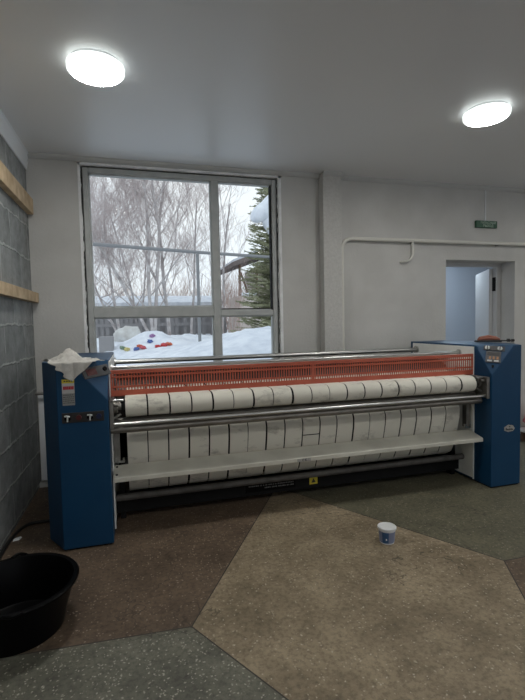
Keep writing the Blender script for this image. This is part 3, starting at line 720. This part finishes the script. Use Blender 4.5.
# white trim edges at front of inner panels (thin metal angle)
for x0, x1 in ((0.0,0.010),(L-0.010,L)):
    box(x0,x1,0.205,0.214,0.02,0.975).build('edge_angle', M['white_panel'], mc)
# flat grey slab just above the floor under the right end
MB().add([(L-0.55,0.62,0.02),(L-0.10,0.55,0.02),(L-0.10,0.85,0.02),(L-0.55,0.85,0.02),(L-0.55,0.62,0.03),(L-0.10,0.55,0.03),(L-0.10,0.85,0.03),(L-0.55,0.85,0.03)],
   [(0,1,2,3),(4,5,6,7),(0,1,5,4),(1,2,6,5),(2,3,7,6),(3,0,4,7)]).build('floor_slab', M['grey_label'], mc)

# ------------------------------------------------------------------ cloth on the left cabinet
def make_cloth():
    n_ = 56; vs = []; fs = []
    cx, cy = -0.222, 0.068; th = radians(43); s = 0.275
    for j in range(n_+1):
        for i in range(n_+1):
            u = (i/n_-0.5)*s; v = (j/n_-0.5)*s
            x = cx+u*cos(th)-v*sin(th)+0.012*sin(9*v*10+1); y = cy+u*sin(th)+v*cos(th)
            # one corner hangs over the front edge
            fold = 0.036*max(0,sin((x*0.9+y*0.55)*34+0.7))*max(0,1-abs(x+0.27)/0.17)+0.020*(noise.noise(Vector((x*20,y*20,3)))+0.3)+0.008*abs(noise.noise(Vector((x*48,y*30,9))))
            bulge = 0.048*math.exp(-((x+0.25)**2+(y-0.10)**2)/0.005)
            z = TH+0.004+max(0,fold)+bulge
            if y < 0.0:
                d = -y; z = TH+0.006-d*0.98+0.003*sin(x*60); y = -0.008-0.008*abs(sin(x*45))-0.004*max(0,fold)*10
            elif y < 0.03:
                z = TH+0.004+(z-TH-0.004)*(y/0.03)
            vs.append((x,y,z))
    for j in range(n_):
        for i in range(n_):
            a = j*(n_+1)+i; fs.append((a,a+1,a+n_+2,a+n_+1))
    me = bpy.data.meshes.new('cloth_rag'); me.from_pydata(vs,[],fs); me.materials.append(M['cloth']); me.shade_smooth()
    o = bpy.data.objects.new('cloth_rag', me); COL.objects.link(o)
    md = o.modifiers.new('thick','SOLIDIFY'); md.thickness = 0.004; md.offset = 1
    o.location = (0.7346,3.1736,0); o.rotation_euler = (0,0,ANG)
    return o
tag(make_cloth(), 'crumpled off-white cloth draped over the top of the left blue cabinet', 'cloth')

# ------------------------------------------------------------------ hand tool on the right cabinet
tl = empty('trimming_tool', (4.27,3.64,TH+0.006), radians(-20)); tag(tl, 'dark hand tool with reddish brown grip lying on the right blue cabinet', 'tool')
vs = MB(); vs.tube([(-0.12,0,0.022),(-0.10,0,0.030),(-0.02,0,0.040),(0.05,0,0.034),(0.09,0,0.024)], [0.008,0.026,0.030,0.024,0.010], 16)
o = vs.build('grip', M['brown_handle'], tl, smooth=True); 
vs = MB(); vs.box(-0.14,0.10,-0.032,0.032,0.0,0.020); vs.build('tool_body', M['tool_black'], tl, bevel=0.006)
vs = MB(); vs.tube([(0.10,0,0.014),(0.16,0,0.012)], 0.006, 10); vs.tube([(0.16,0,0.016),(0.185,0,0.016)], 0.016, 14); vs.tube([(0.20,0,0.014),(0.225,0,0.014)], 0.014, 14); vs.tube([(0.18,0,0.012),(0.21,0,0.012)],0.006,8)
vs.build('nozzle', M['tool_black'], tl, smooth=True)

# ------------------------------------------------------------------ basin, tub, cable
bs = empty('plastic_basin', (0.315,2.42,0)); tag(bs, 'large round black plastic basin on the floor below the left blue cabinet', 'basin')
prof = [(0.0,0.012),(0.196,0.012),(0.205,0.016),(0.222,0.08),(0.262,0.225),(0.266,0.236),(0.286,0.239),(0.292,0.232),(0.290,0.222),(0.272,0.222),(0.268,0.210),(0.230,0.08),(0.213,0.004),(0.205,0.0),(0.0,0.0)]
MB().lathe(prof, seg=72).build('bowl', M['black'], bs, smooth=True)
for a in (radians(100), radians(-80)):
    h = MB()
    P = [Vector(((0.284+0.020*sin(pi*t/10))*cos(a+(t-5)*0.026), (0.284+0.020*sin(pi*t/10))*sin(a+(t-5)*0.026), 0.236+0.004*sin(pi*t/10))) for t in range(11)]
    h.tube(P, 0.008, 10); h.build('handle', M['black'], bs, smooth=True)

tb_ = empty('plastic_tub', (2.525,2.64,0)); tag(tb_, 'small white lidded plastic tub with blue label standing on the beige floor', 'tub')
MB().lathe([(0.0,0.0),(0.045,0.0),(0.048,0.003),(0.056,0.095),(0.0,0.095)], seg=48).build('tub_body', M['white_plastic'], tb_, smooth=True)
MB().lathe([(0.0,0.094),(0.059,0.094),(0.0625,0.098),(0.0625,0.108),(0.060,0.111),(0.054,0.111),(0.052,0.108),(0.0,0.108)], seg=48).build('lid', M['white_plastic'], tb_, smooth=True, label='white snap lid')
lb = MB(); vs = []; seg = 60
for (z,r) in ((0.010,0.0493),(0.086,0.0561)):
    for k in range(seg+1):
        a = 2*pi*k/seg; vs.append((r*cos(a), r*sin(a), z))
for k in range(seg):
    lb.add([vs[k],vs[k+1],vs[seg+1+k+1],vs[seg+1+k]], [(0,1,2,3)], 0 if 34 <= k <= 41 or k < 8 else (1 if k > 41 else 2))
lb.build('wrap_label', [M['tub_blue'],M['tub_pale'],M['tub_pale']], tb_, label='blue printed wrap label')
lg = MB()
for k in (2,): 
    for z0,z1,t0,t1 in ((0.034,0.046,232,240),):
        a0 = radians(t0); a1 = radians(t1); r = 0.0575
        lg.add([(r*cos(a0),r*sin(a0),z0),(r*cos(a1),r*sin(a1),z0),(r*cos(a1),r*sin(a1),z1),(r*cos(a0),r*sin(a0),z1)], [(0,1,2,3)])
lg.build('label_marks', M['white_plastic'], tb_)

cur = [(0.022,2.95),(0.024,3.15),(0.022,3.31),(0.028,3.45),(0.050,3.60),(0.10,3.685),(0.17,3.70),(0.27,3.70),(0.35,3.72)]
cr2 = []
for i in range(len(cur)-1):
    for t in range(6):
        f_ = t/6; p0 = cur[max(i-1,0)]; p1 = cur[i]; p2 = cur[i+1]; p3 = cur[min(i+2,len(cur)-1)]
        cr2.append(tuple(0.5*((2*p1[k])+(-p0[k]+p2[k])*f_+(2*p0[k]-5*p1[k]+4*p2[k]-p3[k])*f_*f_+(-p0[k]+3*p1[k]-3*p2[k]+p3[k])*f_**3) for k in (0,1))+(0.0135,))
cr2 = [(a,b,0.0135) for a,b,_ in cr2]
cr2 = [p for p in cr2 if p[0] < 0.285]
o = MB().tube(cr2, 0.0115, 10).build('power_cable', M['cord'], smooth=True); tag(o, 'thick black power cable curving along the block wall to the left cabinet', 'cable')

random.seed(21)
o = MB().add([(0.012,3.02+0.0,0.001),(0.05,3.03,0.001),(0.06,3.07,0.001),(0.02,3.06,0.001),(0.015,3.03,0.012),(0.048,3.035,0.010),(0.055,3.065,0.012),(0.022,3.055,0.010)],[(0,1,2,3),(4,5,6,7),(0,1,5,4),(1,2,6,5),(2,3,7,6),(3,0,4,7)]).build('paper_scrap', M['white_plastic'])
o.location = (0.03,0.42,0); tag(o, 'tiny pale scrap of paper on the floor beside the black cable', 'scrap')

# low bench and red sack at right edge
bn = empty('low_bench', (5.76,4.30,0)); tag(bn, 'low brown bench with a white top at the right edge behind the right cabinet', 'bench')
box(-0.36,0.45,-0.13,0.13,0.115,0.15).build('bench_top', M['white_panel'], bn, bevel=0.004, label='white top board')
for x in (-0.33,0.38):
    for y in (-0.10,0.06): box(x,x+0.04,y,y+0.04,0,0.115).build('leg', M['stool_wood'], bn)
box(-0.29,0.38,-0.095,-0.075,0.03,0.10).build('apron', M['stool_wood'], bn)
sk = bmesh.new(); bmesh.ops.create_icosphere(sk, subdivisions=4, radius=1)
for v in sk.verts:
    d = noise.noise(v.co*2.2)*0.14+noise.noise(v.co*6)*0.05; v.co = v.co*(1+d); v.co = Vector((v.co.x*0.30, v.co.y*0.12, max(v.co.z*0.16,-0.14)))
me = bpy.data.meshes.new('red_sack'); sk.to_mesh(me); sk.free(); me.materials.append(M['sack_red']); me.shade_smooth()
o = bpy.data.objects.new('red_sack', me); COL.objects.link(o); o.location = (5.70,4.30,0.291); tag(o, 'crumpled red and white sack on the low white-topped bench', 'sack')

# ================================================================== outside
def smooth_bump(x, y, cx, cy, rx, ry, h): return h*math.exp(-((x-cx)/rx)**2-((y-cy)/ry)**2)
def ground(x, y):
    t = max(0,min(1,(y-5.0)/3.5)); z = 0.15+0.72*t*t*(3-2*t) + 0.010*max(0,min(y,30)-9)
    z += smooth_bump(x,y,3.4,9.3,1.3,1.5,0.56)+smooth_bump(x,y,1.3,11.5,0.75,0.9,0.42)+smooth_bump(x,y,-0.2,13.5,1.6,1.2,0.2)+smooth_bump(x,y,2.6,13.0,1.6,1.3,0.25)
    z += 0.09*noise.noise(Vector((x*0.9,y*0.9,1)))+0.045*noise.noise(Vector((x*2.6,y*2.6,4)))+0.04*noise.noise(Vector((x*5.1,y*5.1,7)))
    return z
gr = MB(); xs = [-8+i*0.14 for i in range(200)]; ysg = [D+TW+0.0+j*0.16 if j < 75 else D+TW+12+(j-75)*0.9 for j in range(135)]
# skip the strip under the corridor
vs = [(x,y,ground(x,y)) for y in ysg for x in xs]; nx = len(xs); fs = []
for j in range(len(ysg)-1):
    for i in range(nx-1):
        x = xs[i]; y = ysg[j]
        if x+0.14 > CX0-0.2 and y < CYB+0.2: continue
        a = j*nx+i; fs.append((a,a+1,a+nx+1,a+nx))
gr.add(vs, fs); sn = gr.build('snow_ground', M['snow'], smooth=True); struct(sn)

# footprints / debris lines in right snow bank kept in the bump

# overhead pipe on posts
gp = empty('outdoor_pipe', (0,0,0)); tag(gp, 'grey raised gas pipe on a post crossing the yard outside the window', 'pipe')
P0 = Vector((-2.5,9.1,3.2)); P1 = Vector((0.077,9.93,3.2)); P2 = Vector((2.42,10.70,3.2)); P3 = Vector((7.5,12.05,3.2))
MB().tube([P0,P1,P2,P3], 0.038, 12).build('pipe_run', M['gas_pipe'], gp, smooth=True)
MB().tube([(2.36,10.72,ground(2.36,10.72)-0.2),(2.36,10.72,3.16)], 0.038, 12).build('post', M['gas_pipe'], gp, smooth=True)
MB().tube([(-2.0,9.26,ground(-2,9.26)-0.2),(-2.0,9.26,3.16)], 0.038, 12).build('post', M['gas_pipe'], gp, smooth=True)
MB().tube([(6.5,11.78,ground(6.5,11.78)-0.2),(6.5,11.78,3.16)], 0.038, 12).build('post', M['gas_pipe'], gp, smooth=True)

# bare trees
def grow(mb, p, d, ln, r, depth, maxd, rnd, spread, up=0.12, seg=5, nchild=3):
    steps = 6 if depth < 2 else 3; pts = [p.copy()]; rs = [r]; dd = d.copy()
    r_end = r*0.55
    for i in range(steps):
        dd = (dd+Vector((rnd.uniform(-1,1),rnd.uniform(-1,1),rnd.uniform(-0.6,0.9)+up*2))*(0.10+0.09*depth)).normalized()
        p = p+dd*ln/steps; pts.append(p.copy()); rs.append(r+(r_end-r)*(i+1)/steps)
    mb.tube(pts, rs, seg if depth < 2 else 3, mi=0 if depth < 2 else 1, caps=False)
    if depth >= maxd: return
    k = nchild if depth else nchild+3
    for c in range(k):
        t = (0.35+0.65*(c+rnd.random()*0.8)/k) if depth else (0.12+0.85*(c+rnd.random()*0.8)/k)
        q = min(len(pts)-2, int(t*steps)); f_ = min(1,t*steps-q); bp = pts[q].lerp(pts[q+1], f_)
        ax = Vector((rnd.uniform(-1,1),rnd.uniform(-1,1),rnd.uniform(-0.2,0.5))).normalized()
        nd = (dd*(1-spread)+ax*spread+Vector((0,0,up))).normalized()
        grow(mb, bp, nd, ln*(rnd.uniform(0.30,0.52) if depth == 0 else rnd.uniform(0.48,0.72)), max(rs[q]*(0.50 if depth else 0.40),0.0045), depth+1, maxd, rnd, spread, up, seg, nchild)
def tree(x, y, h, r, seed, leans, maxd, spread, label, group='bare trees outside the window', nchild=4, bark='bark', twig='twig', name='bare_tree'):
    rnd = random.Random(seed); e = empty(name, (x,y,ground(x,y)-0.1)); tag(e, label, 'tree', group)
    mb = MB(); 
    for (lx,ly,sc) in leans:
        grow(mb, Vector((0,0,0)), Vector((lx,ly,1)).normalized(), h*sc, r*sc, 0, maxd, rnd, spread, nchild=nchild)
    tr_ = MB(); tw = MB()
    # split trunk (index 0) and twigs (index 1)
    used = {0:{},1:{}}
    for f_, mi in zip(mb.f, mb.mi):
        tgt = tr_ if mi == 0 else tw; mp_ = used[mi]; idx = []
        for i in f_:
            if i not in mp_: mp_[i] = len(tgt.v); tgt.v.append(mb.v[i])
            idx.append(mp_[i])
        tgt.f.append(tuple(idx)); tgt.mi.append(0)
    tr_.build('trunk', M[bark], e, smooth=True)
    if tw.f: tw.build('twigs', M[twig], e)
    return e
tree(1.50, 17.0, 6.0, 0.062, 1, [(-0.42,0.0,1.0),(-0.12,0.1,1.15),(0.05,0,1.2)], 5, 0.55, 'bare many-stemmed tree left of centre in the big left window pane')
tree(0.35, 17.5, 5.0, 0.055, 2, [(-0.50,0.1,0.9),(-0.15,0.0,1.1)], 5, 0.58, 'bare leaning tree at the far left of the window view')
tree(-1.2, 18.5, 5.0, 0.05, 3, [(0.20,0.0,1.1),(-0.1,0,1.0)], 5, 0.58, 'bare tree by the left edge of the window, mostly behind the frame')
tree(2.15, 18.0, 6.8, 0.075, 4, [(0.0,0.0,1.0)], 5, 0.50, 'bare slim birch with a straight pale trunk, right of the many-stemmed tree')
tree(3.20, 20.0, 5.6, 0.055, 5, [(0.05,0.0,1.1)], 5, 0.55, 'bare thin tree just left of the window mullion')
tree(4.60, 20.0, 5.0, 0.055, 6, [(0.03,0.0,1.2)], 4, 0.5, 'bare spindly birch seen in the upper right pane beside the fir')
tree(0.9, 23.0, 6.0, 0.055, 7, [(0.0,0.0,1.1),(0.25,0,1.0)], 5, 0.58, 'bare pale tree far behind the many-stemmed tree')

# shrub thicket
rnd = random.Random(77)
shr = []
protos = []
for k in range(3):
    rr = random.Random(100+k); e = empty('thicket_shrub', (0,0,0)); mb = MB()
    for q in range(22):
        a = rr.uniform(0,2*pi); lean = rr.uniform(0.05,0.5)
        grow(mb, Vector((rr.uniform(-0.7,0.7),rr.uniform(-0.3,0.3),0)), Vector((cos(a)*lean,sin(a)*lean,1)).normalized(), rr.uniform(0.9,1.6), 0.016, 1, 3, rr, 0.45, seg=3)
    for i in range(len(mb.mi)): mb.mi[i] = 0
    mb.build('stems', M['bush'], e); protos.append(e)
spots = [(-4.2+i*1.15, 27+rnd.uniform(-0.8,0.8)) for i in range(14)]
usedp = set()
for i,(x,y) in enumerate(spots):
    k = i % 3
    if k in usedp: o = copy_tree(protos[k])
    else: o = protos[k]; usedp.add(k)
    o.location = (x,y,ground(x,y)-0.05); s_ = rnd.uniform(1.2,1.6); o.scale = (s_,s_,s_*1.2); o.rotation_euler = (0,0,rnd.uniform(0,6))
    tag(o, 'reddish brown leafless shrub in the thicket far beyond the fence', 'shrub', 'leafless shrubs beyond the fence')
rs_ = copy_tree(protos[1]); rs_.location = (4.35,16.5,ground(4.35,16.5)-0.05); rs_.scale = (0.62,0.62,1.25); tag(rs_, 'upright reddish shrub beside the cottage porch in the right pane', 'shrub')

# fence
fe = empty('board_fence', (0,22,0)); tag(fe, 'grey plank fence with snow along its rails behind the bare trees', 'fence')
fz = lambda x: ground(x,22.0)
pk = MB()
x = -4.0
rf = random.Random(8)
while x < 5.2:
    h_ = rf.uniform(0.75,0.9); pk.box(x,x+0.16,-0.03,0.0,fz(x)-0.1,fz(x)+h_+0.2); x += 0.16+rf.choice((0.05,0.08,0.25))
pk.build('pickets', M['fence'], fe)
for z in (0.45,1.02): box(-4.0,5.3,-0.09,-0.03,fz(0)+z,fz(0)+z+0.14).build('rail', M['fence'], fe)
box(-4.0,5.3,-0.10,0.02,fz(0)+1.16,fz(0)+1.28).build('snow_cap', M['snow'], fe, label='strip of snow on the top rail')
# low snow-covered shed roof far left beyond fence
sh = empty('snowy_shed', (0.6,23.4,0)); tag(sh, 'long low shed with a snow-covered roof far beyond the fence', 'shed')
gz_ = ground(0.6,23.4)
box(-5.0,4.0,0,2.4,gz_-0.2,gz_+1.4).build('shed_wall', M['fence'], sh)
MB().prism([(-0.35,gz_+1.4),(-0.35,gz_+1.58),(1.2,gz_+2.0),(2.75,gz_+1.58),(2.75,gz_+1.4)], 0, -5.3, 4.3).build('snow_roof', M['snow'], sh)

# cottage on the right
ct = empty('cottage', (6.3,18.5,0)); tag(ct, 'small pale cottage with dark eaves and a porch behind the fir tree', 'house')
g0 = 1.0
box(0.0,4.0,0.6,4.0,g0-0.3,g0+3.10).build('cottage_wall', M['house'], ct)
box(-1.1,0.0,0.4,3.0,g0-0.3,g0+1.70).build('porch_base', M['house'], ct)
box(-1.05,-0.35,0.33,0.42,g0+1.70,g0+1.82).build('snow_ledge', M['snow'], ct)
for x in (-1.05,-0.30): MB().tube([(x,0.5,g0+1.65),(x,0.5,g0+3.02)], 0.055, 8).build('porch_post', M['stool_wood'], ct)
MB().tube([(-0.70,0.5,g0+1.75),(-1.0,0.5,g0+2.7)], 0.04, 8).build('porch_brace', M['stool_wood'], ct)
fw = box(0.30,1.15,0.56,0.60,g0+1.75,g0+2.70).build('window_opening', M['roof_dark'], ct)
MB().prism([(-1.45,g0+2.90),(-1.45,g0+3.08),(1.8,g0+4.30),(5.0,g0+3.08),(5.0,g0+2.9),(1.8,g0+4.10)], 1, 0.0, 4.3).build('roof', M['roof_dark'], ct)
MB().prism([(-1.40,g0+3.10),(-1.40,g0+3.20),(1.8,g0+4.46),(4.95,g0+3.20),(4.95,g0+3.10),(1.8,g0+4.31)], 1, 0.1, 4.2).build('roof_snow', M['snow'], ct)

# fir tree
fr_ = empty('fir_tree', (4.78,12.0,ground(4.78,12)-0.1)); tag(fr_, 'dark green fir tree carrying snow at the right of the window view', 'tree')
rnd = random.Random(31); FH = 6.0
MB().tube([(0,0,0),(0,0,FH)], [0.11,0.02], 10).build('trunk', M['roof_dark'], fr_, smooth=True)
nd = MB()
def spray(p, d, ln):
    n_ = int(ln/0.028)
    side = d.cross(Vector((0,0,1))).normalized()
    for i in range(n_):
        t = (i+1)/n_; c = p+d*ln*t+Vector((0,0,-0.18*ln*t*t+0.10*ln*t**4))
        for s in (-1,1):
            q = (side*s*rnd.uniform(0.6,1)+d*rnd.uniform(0.4,0.9)+Vector((0,0,rnd.uniform(-0.55,0.35)))).normalized()*rnd.uniform(0.06,0.20)*(1-0.45*t)
            wv = Vector((rnd.uniform(-1,1),rnd.uniform(-1,1),rnd.uniform(-1,1))).normalized()*0.019
            nd.add([c-wv,c+wv,c+q*0.6+wv.cross(q).normalized()*0.014,c+q], [(0,1,3),(0,2,3),(1,2,3),(0,1,2)])
nb_ = 0
z = 0.35
while z < FH:
    k = 10; rr = (1.25*(1-z/FH)**0.65+0.10)
    a0 = rnd.uniform(0,6)
    for j in range(k):
        a = a0+2*pi*j/k+rnd.uniform(-0.2,0.2); ln = rr*rnd.uniform(0.78,1.08)
        spray(Vector((0,0,z+rnd.uniform(-0.05,0.05))), Vector((cos(a),sin(a),rnd.uniform(0.0,0.50))).normalized(), ln)
    z += 0.07
nd.build('needles', M['needle'], fr_)
# heavy snow load held by the branches
sb = bmesh.new(); bmesh.ops.create_icosphere(sb, subdivisions=4, radius=1)
for v in sb.verts:
    c = v.co.copy(); s_ = 1+0.12*noise.noise(c*1.8)
    v.co = Vector((c.x*0.54*s_, c.y*0.42*s_, c.z*0.30*s_))+Vector((0,0,0.42*c.x+0.10*c.x*c.x))
me = bpy.data.meshes.new('snow_load'); sb.to_mesh(me); sb.free(); me.materials.append(M['snow']); me.shade_smooth()
o = bpy.data.objects.new('snow_load', me); COL.objects.link(o); o.parent = fr_; o.location = (-0.36,-0.58,3.80); o['label'] = 'heavy lump of snow on the branches'
sb = bmesh.new(); bmesh.ops.create_icosphere(sb, subdivisions=4, radius=1)
for v in sb.verts:
    c = v.co.copy(); s_ = 1+0.15*noise.noise(c*1.8+Vector((5,0,0)))
    v.co = Vector((c.x*0.42*s_, c.y*0.38*s_, c.z*0.42*s_))+Vector((0,0,-0.18*c.x))
me = bpy.data.meshes.new('snow_load'); sb.to_mesh(me); sb.free(); me.materials.append(M['snow']); me.shade_smooth()
o = bpy.data.objects.new('snow_load', me); COL.objects.link(o); o.parent = fr_; o.location = (-0.20,-0.52,3.36); o['label'] = 'lower lump of snow on the branches'

# rubbish lying on the snow mound
bagc = [((0.55,0.05,0.05),'bright red'),((0.60,0.13,0.06),'orange red'),((0.10,0.16,0.40),'blue'),((0.60,0.52,0.22),'yellow'),((0.55,0.10,0.12),'crimson'),((0.22,0.30,0.22),'dull green'),((0.35,0.20,0.38),'violet')]
places = [(1.42,10.5,0,'lowest at the right of the mound'),(1.66,10.55,1,'at the right end of the litter'),(1.18,10.6,2,'in the middle of the litter'),(0.74,10.3,3,'at the left of the litter'),
  (1.05,10.65,4,'beside the blue scrap'),(0.60,10.5,5,'farthest left in the litter'),(1.56,10.42,0,'near the right end of the litter'),(0.90,10.3,2,'between the yellow scrap and the mound'),(1.30,10.8,6,'behind the red scraps'),
  (1.50,10.7,4,'high at the right of the mound'),(0.98,10.45,1,'left of the middle of the litter')]
for i,(x,y,c,where) in enumerate(places):
    rr = random.Random(200+i); sb = bmesh.new(); bmesh.ops.create_icosphere(sb, subdivisions=3, radius=1)
    for v in sb.verts:
        k = v.co.copy(); v.co = k*(1+0.55*noise.noise(k*1.9+Vector((i*7,0,0)))); v.co = Vector((v.co.x*0.070,v.co.y*0.065,v.co.z*0.040))
    me = bpy.data.meshes.new('litter_bag'); sb.to_mesh(me); sb.free()
    nm_ = 'bag_'+bagc[c][1].replace(' ','_'); mm = bpy.data.materials.get(nm_) or mat(nm_, bagc[c][0], 0.6); me.materials.append(mm)
    o = bpy.data.objects.new('litter_bag', me); COL.objects.link(o); x += rr.uniform(-0.06,0.06); y += rr.uniform(-0.25,0.45); o.location = (x,y,ground(x,y)+0.025); o.rotation_euler = (0.2,0,rr.uniform(0,3))
    tag(o, bagc[c][1]+' plastic scrap on the snow outside, '+where, 'litter', 'coloured rubbish on the snow')
# grey crates on the left and pale boulder
o = box(-0.34,-0.02,0,0.4,0,0.42).build('grey_crate', M['fence'], bevel=0.02); o.location = (0.40,11.0,ground(0.3,11.1)-0.12); tag(o, 'grey box half sunk in the snow at the left of the window view', 'box')
sb = bmesh.new(); bmesh.ops.create_icosphere(sb, subdivisions=3, radius=1)
for v in sb.verts: v.co = v.co*(1+0.3*noise.noise(v.co*1.6)); v.co = Vector((v.co.x*0.40,v.co.y*0.3,v.co.z*0.30))
me = bpy.data.meshes.new('rubble_heap'); sb.to_mesh(me); sb.free(); M['stone'] = mat('pale_stone', (0.52,0.50,0.47), 0.9, col2=(0.7,0.7,0.68), nscale=4); me.materials.append(M['stone']); me.shade_smooth()
o = bpy.data.objects.new('rubble_heap', me); COL.objects.link(o); o.location = (0.70,13.2,ground(0.7,13.2)+0.13); tag(o, 'pale stone heap on the snow behind the coloured rubbish', 'stone')
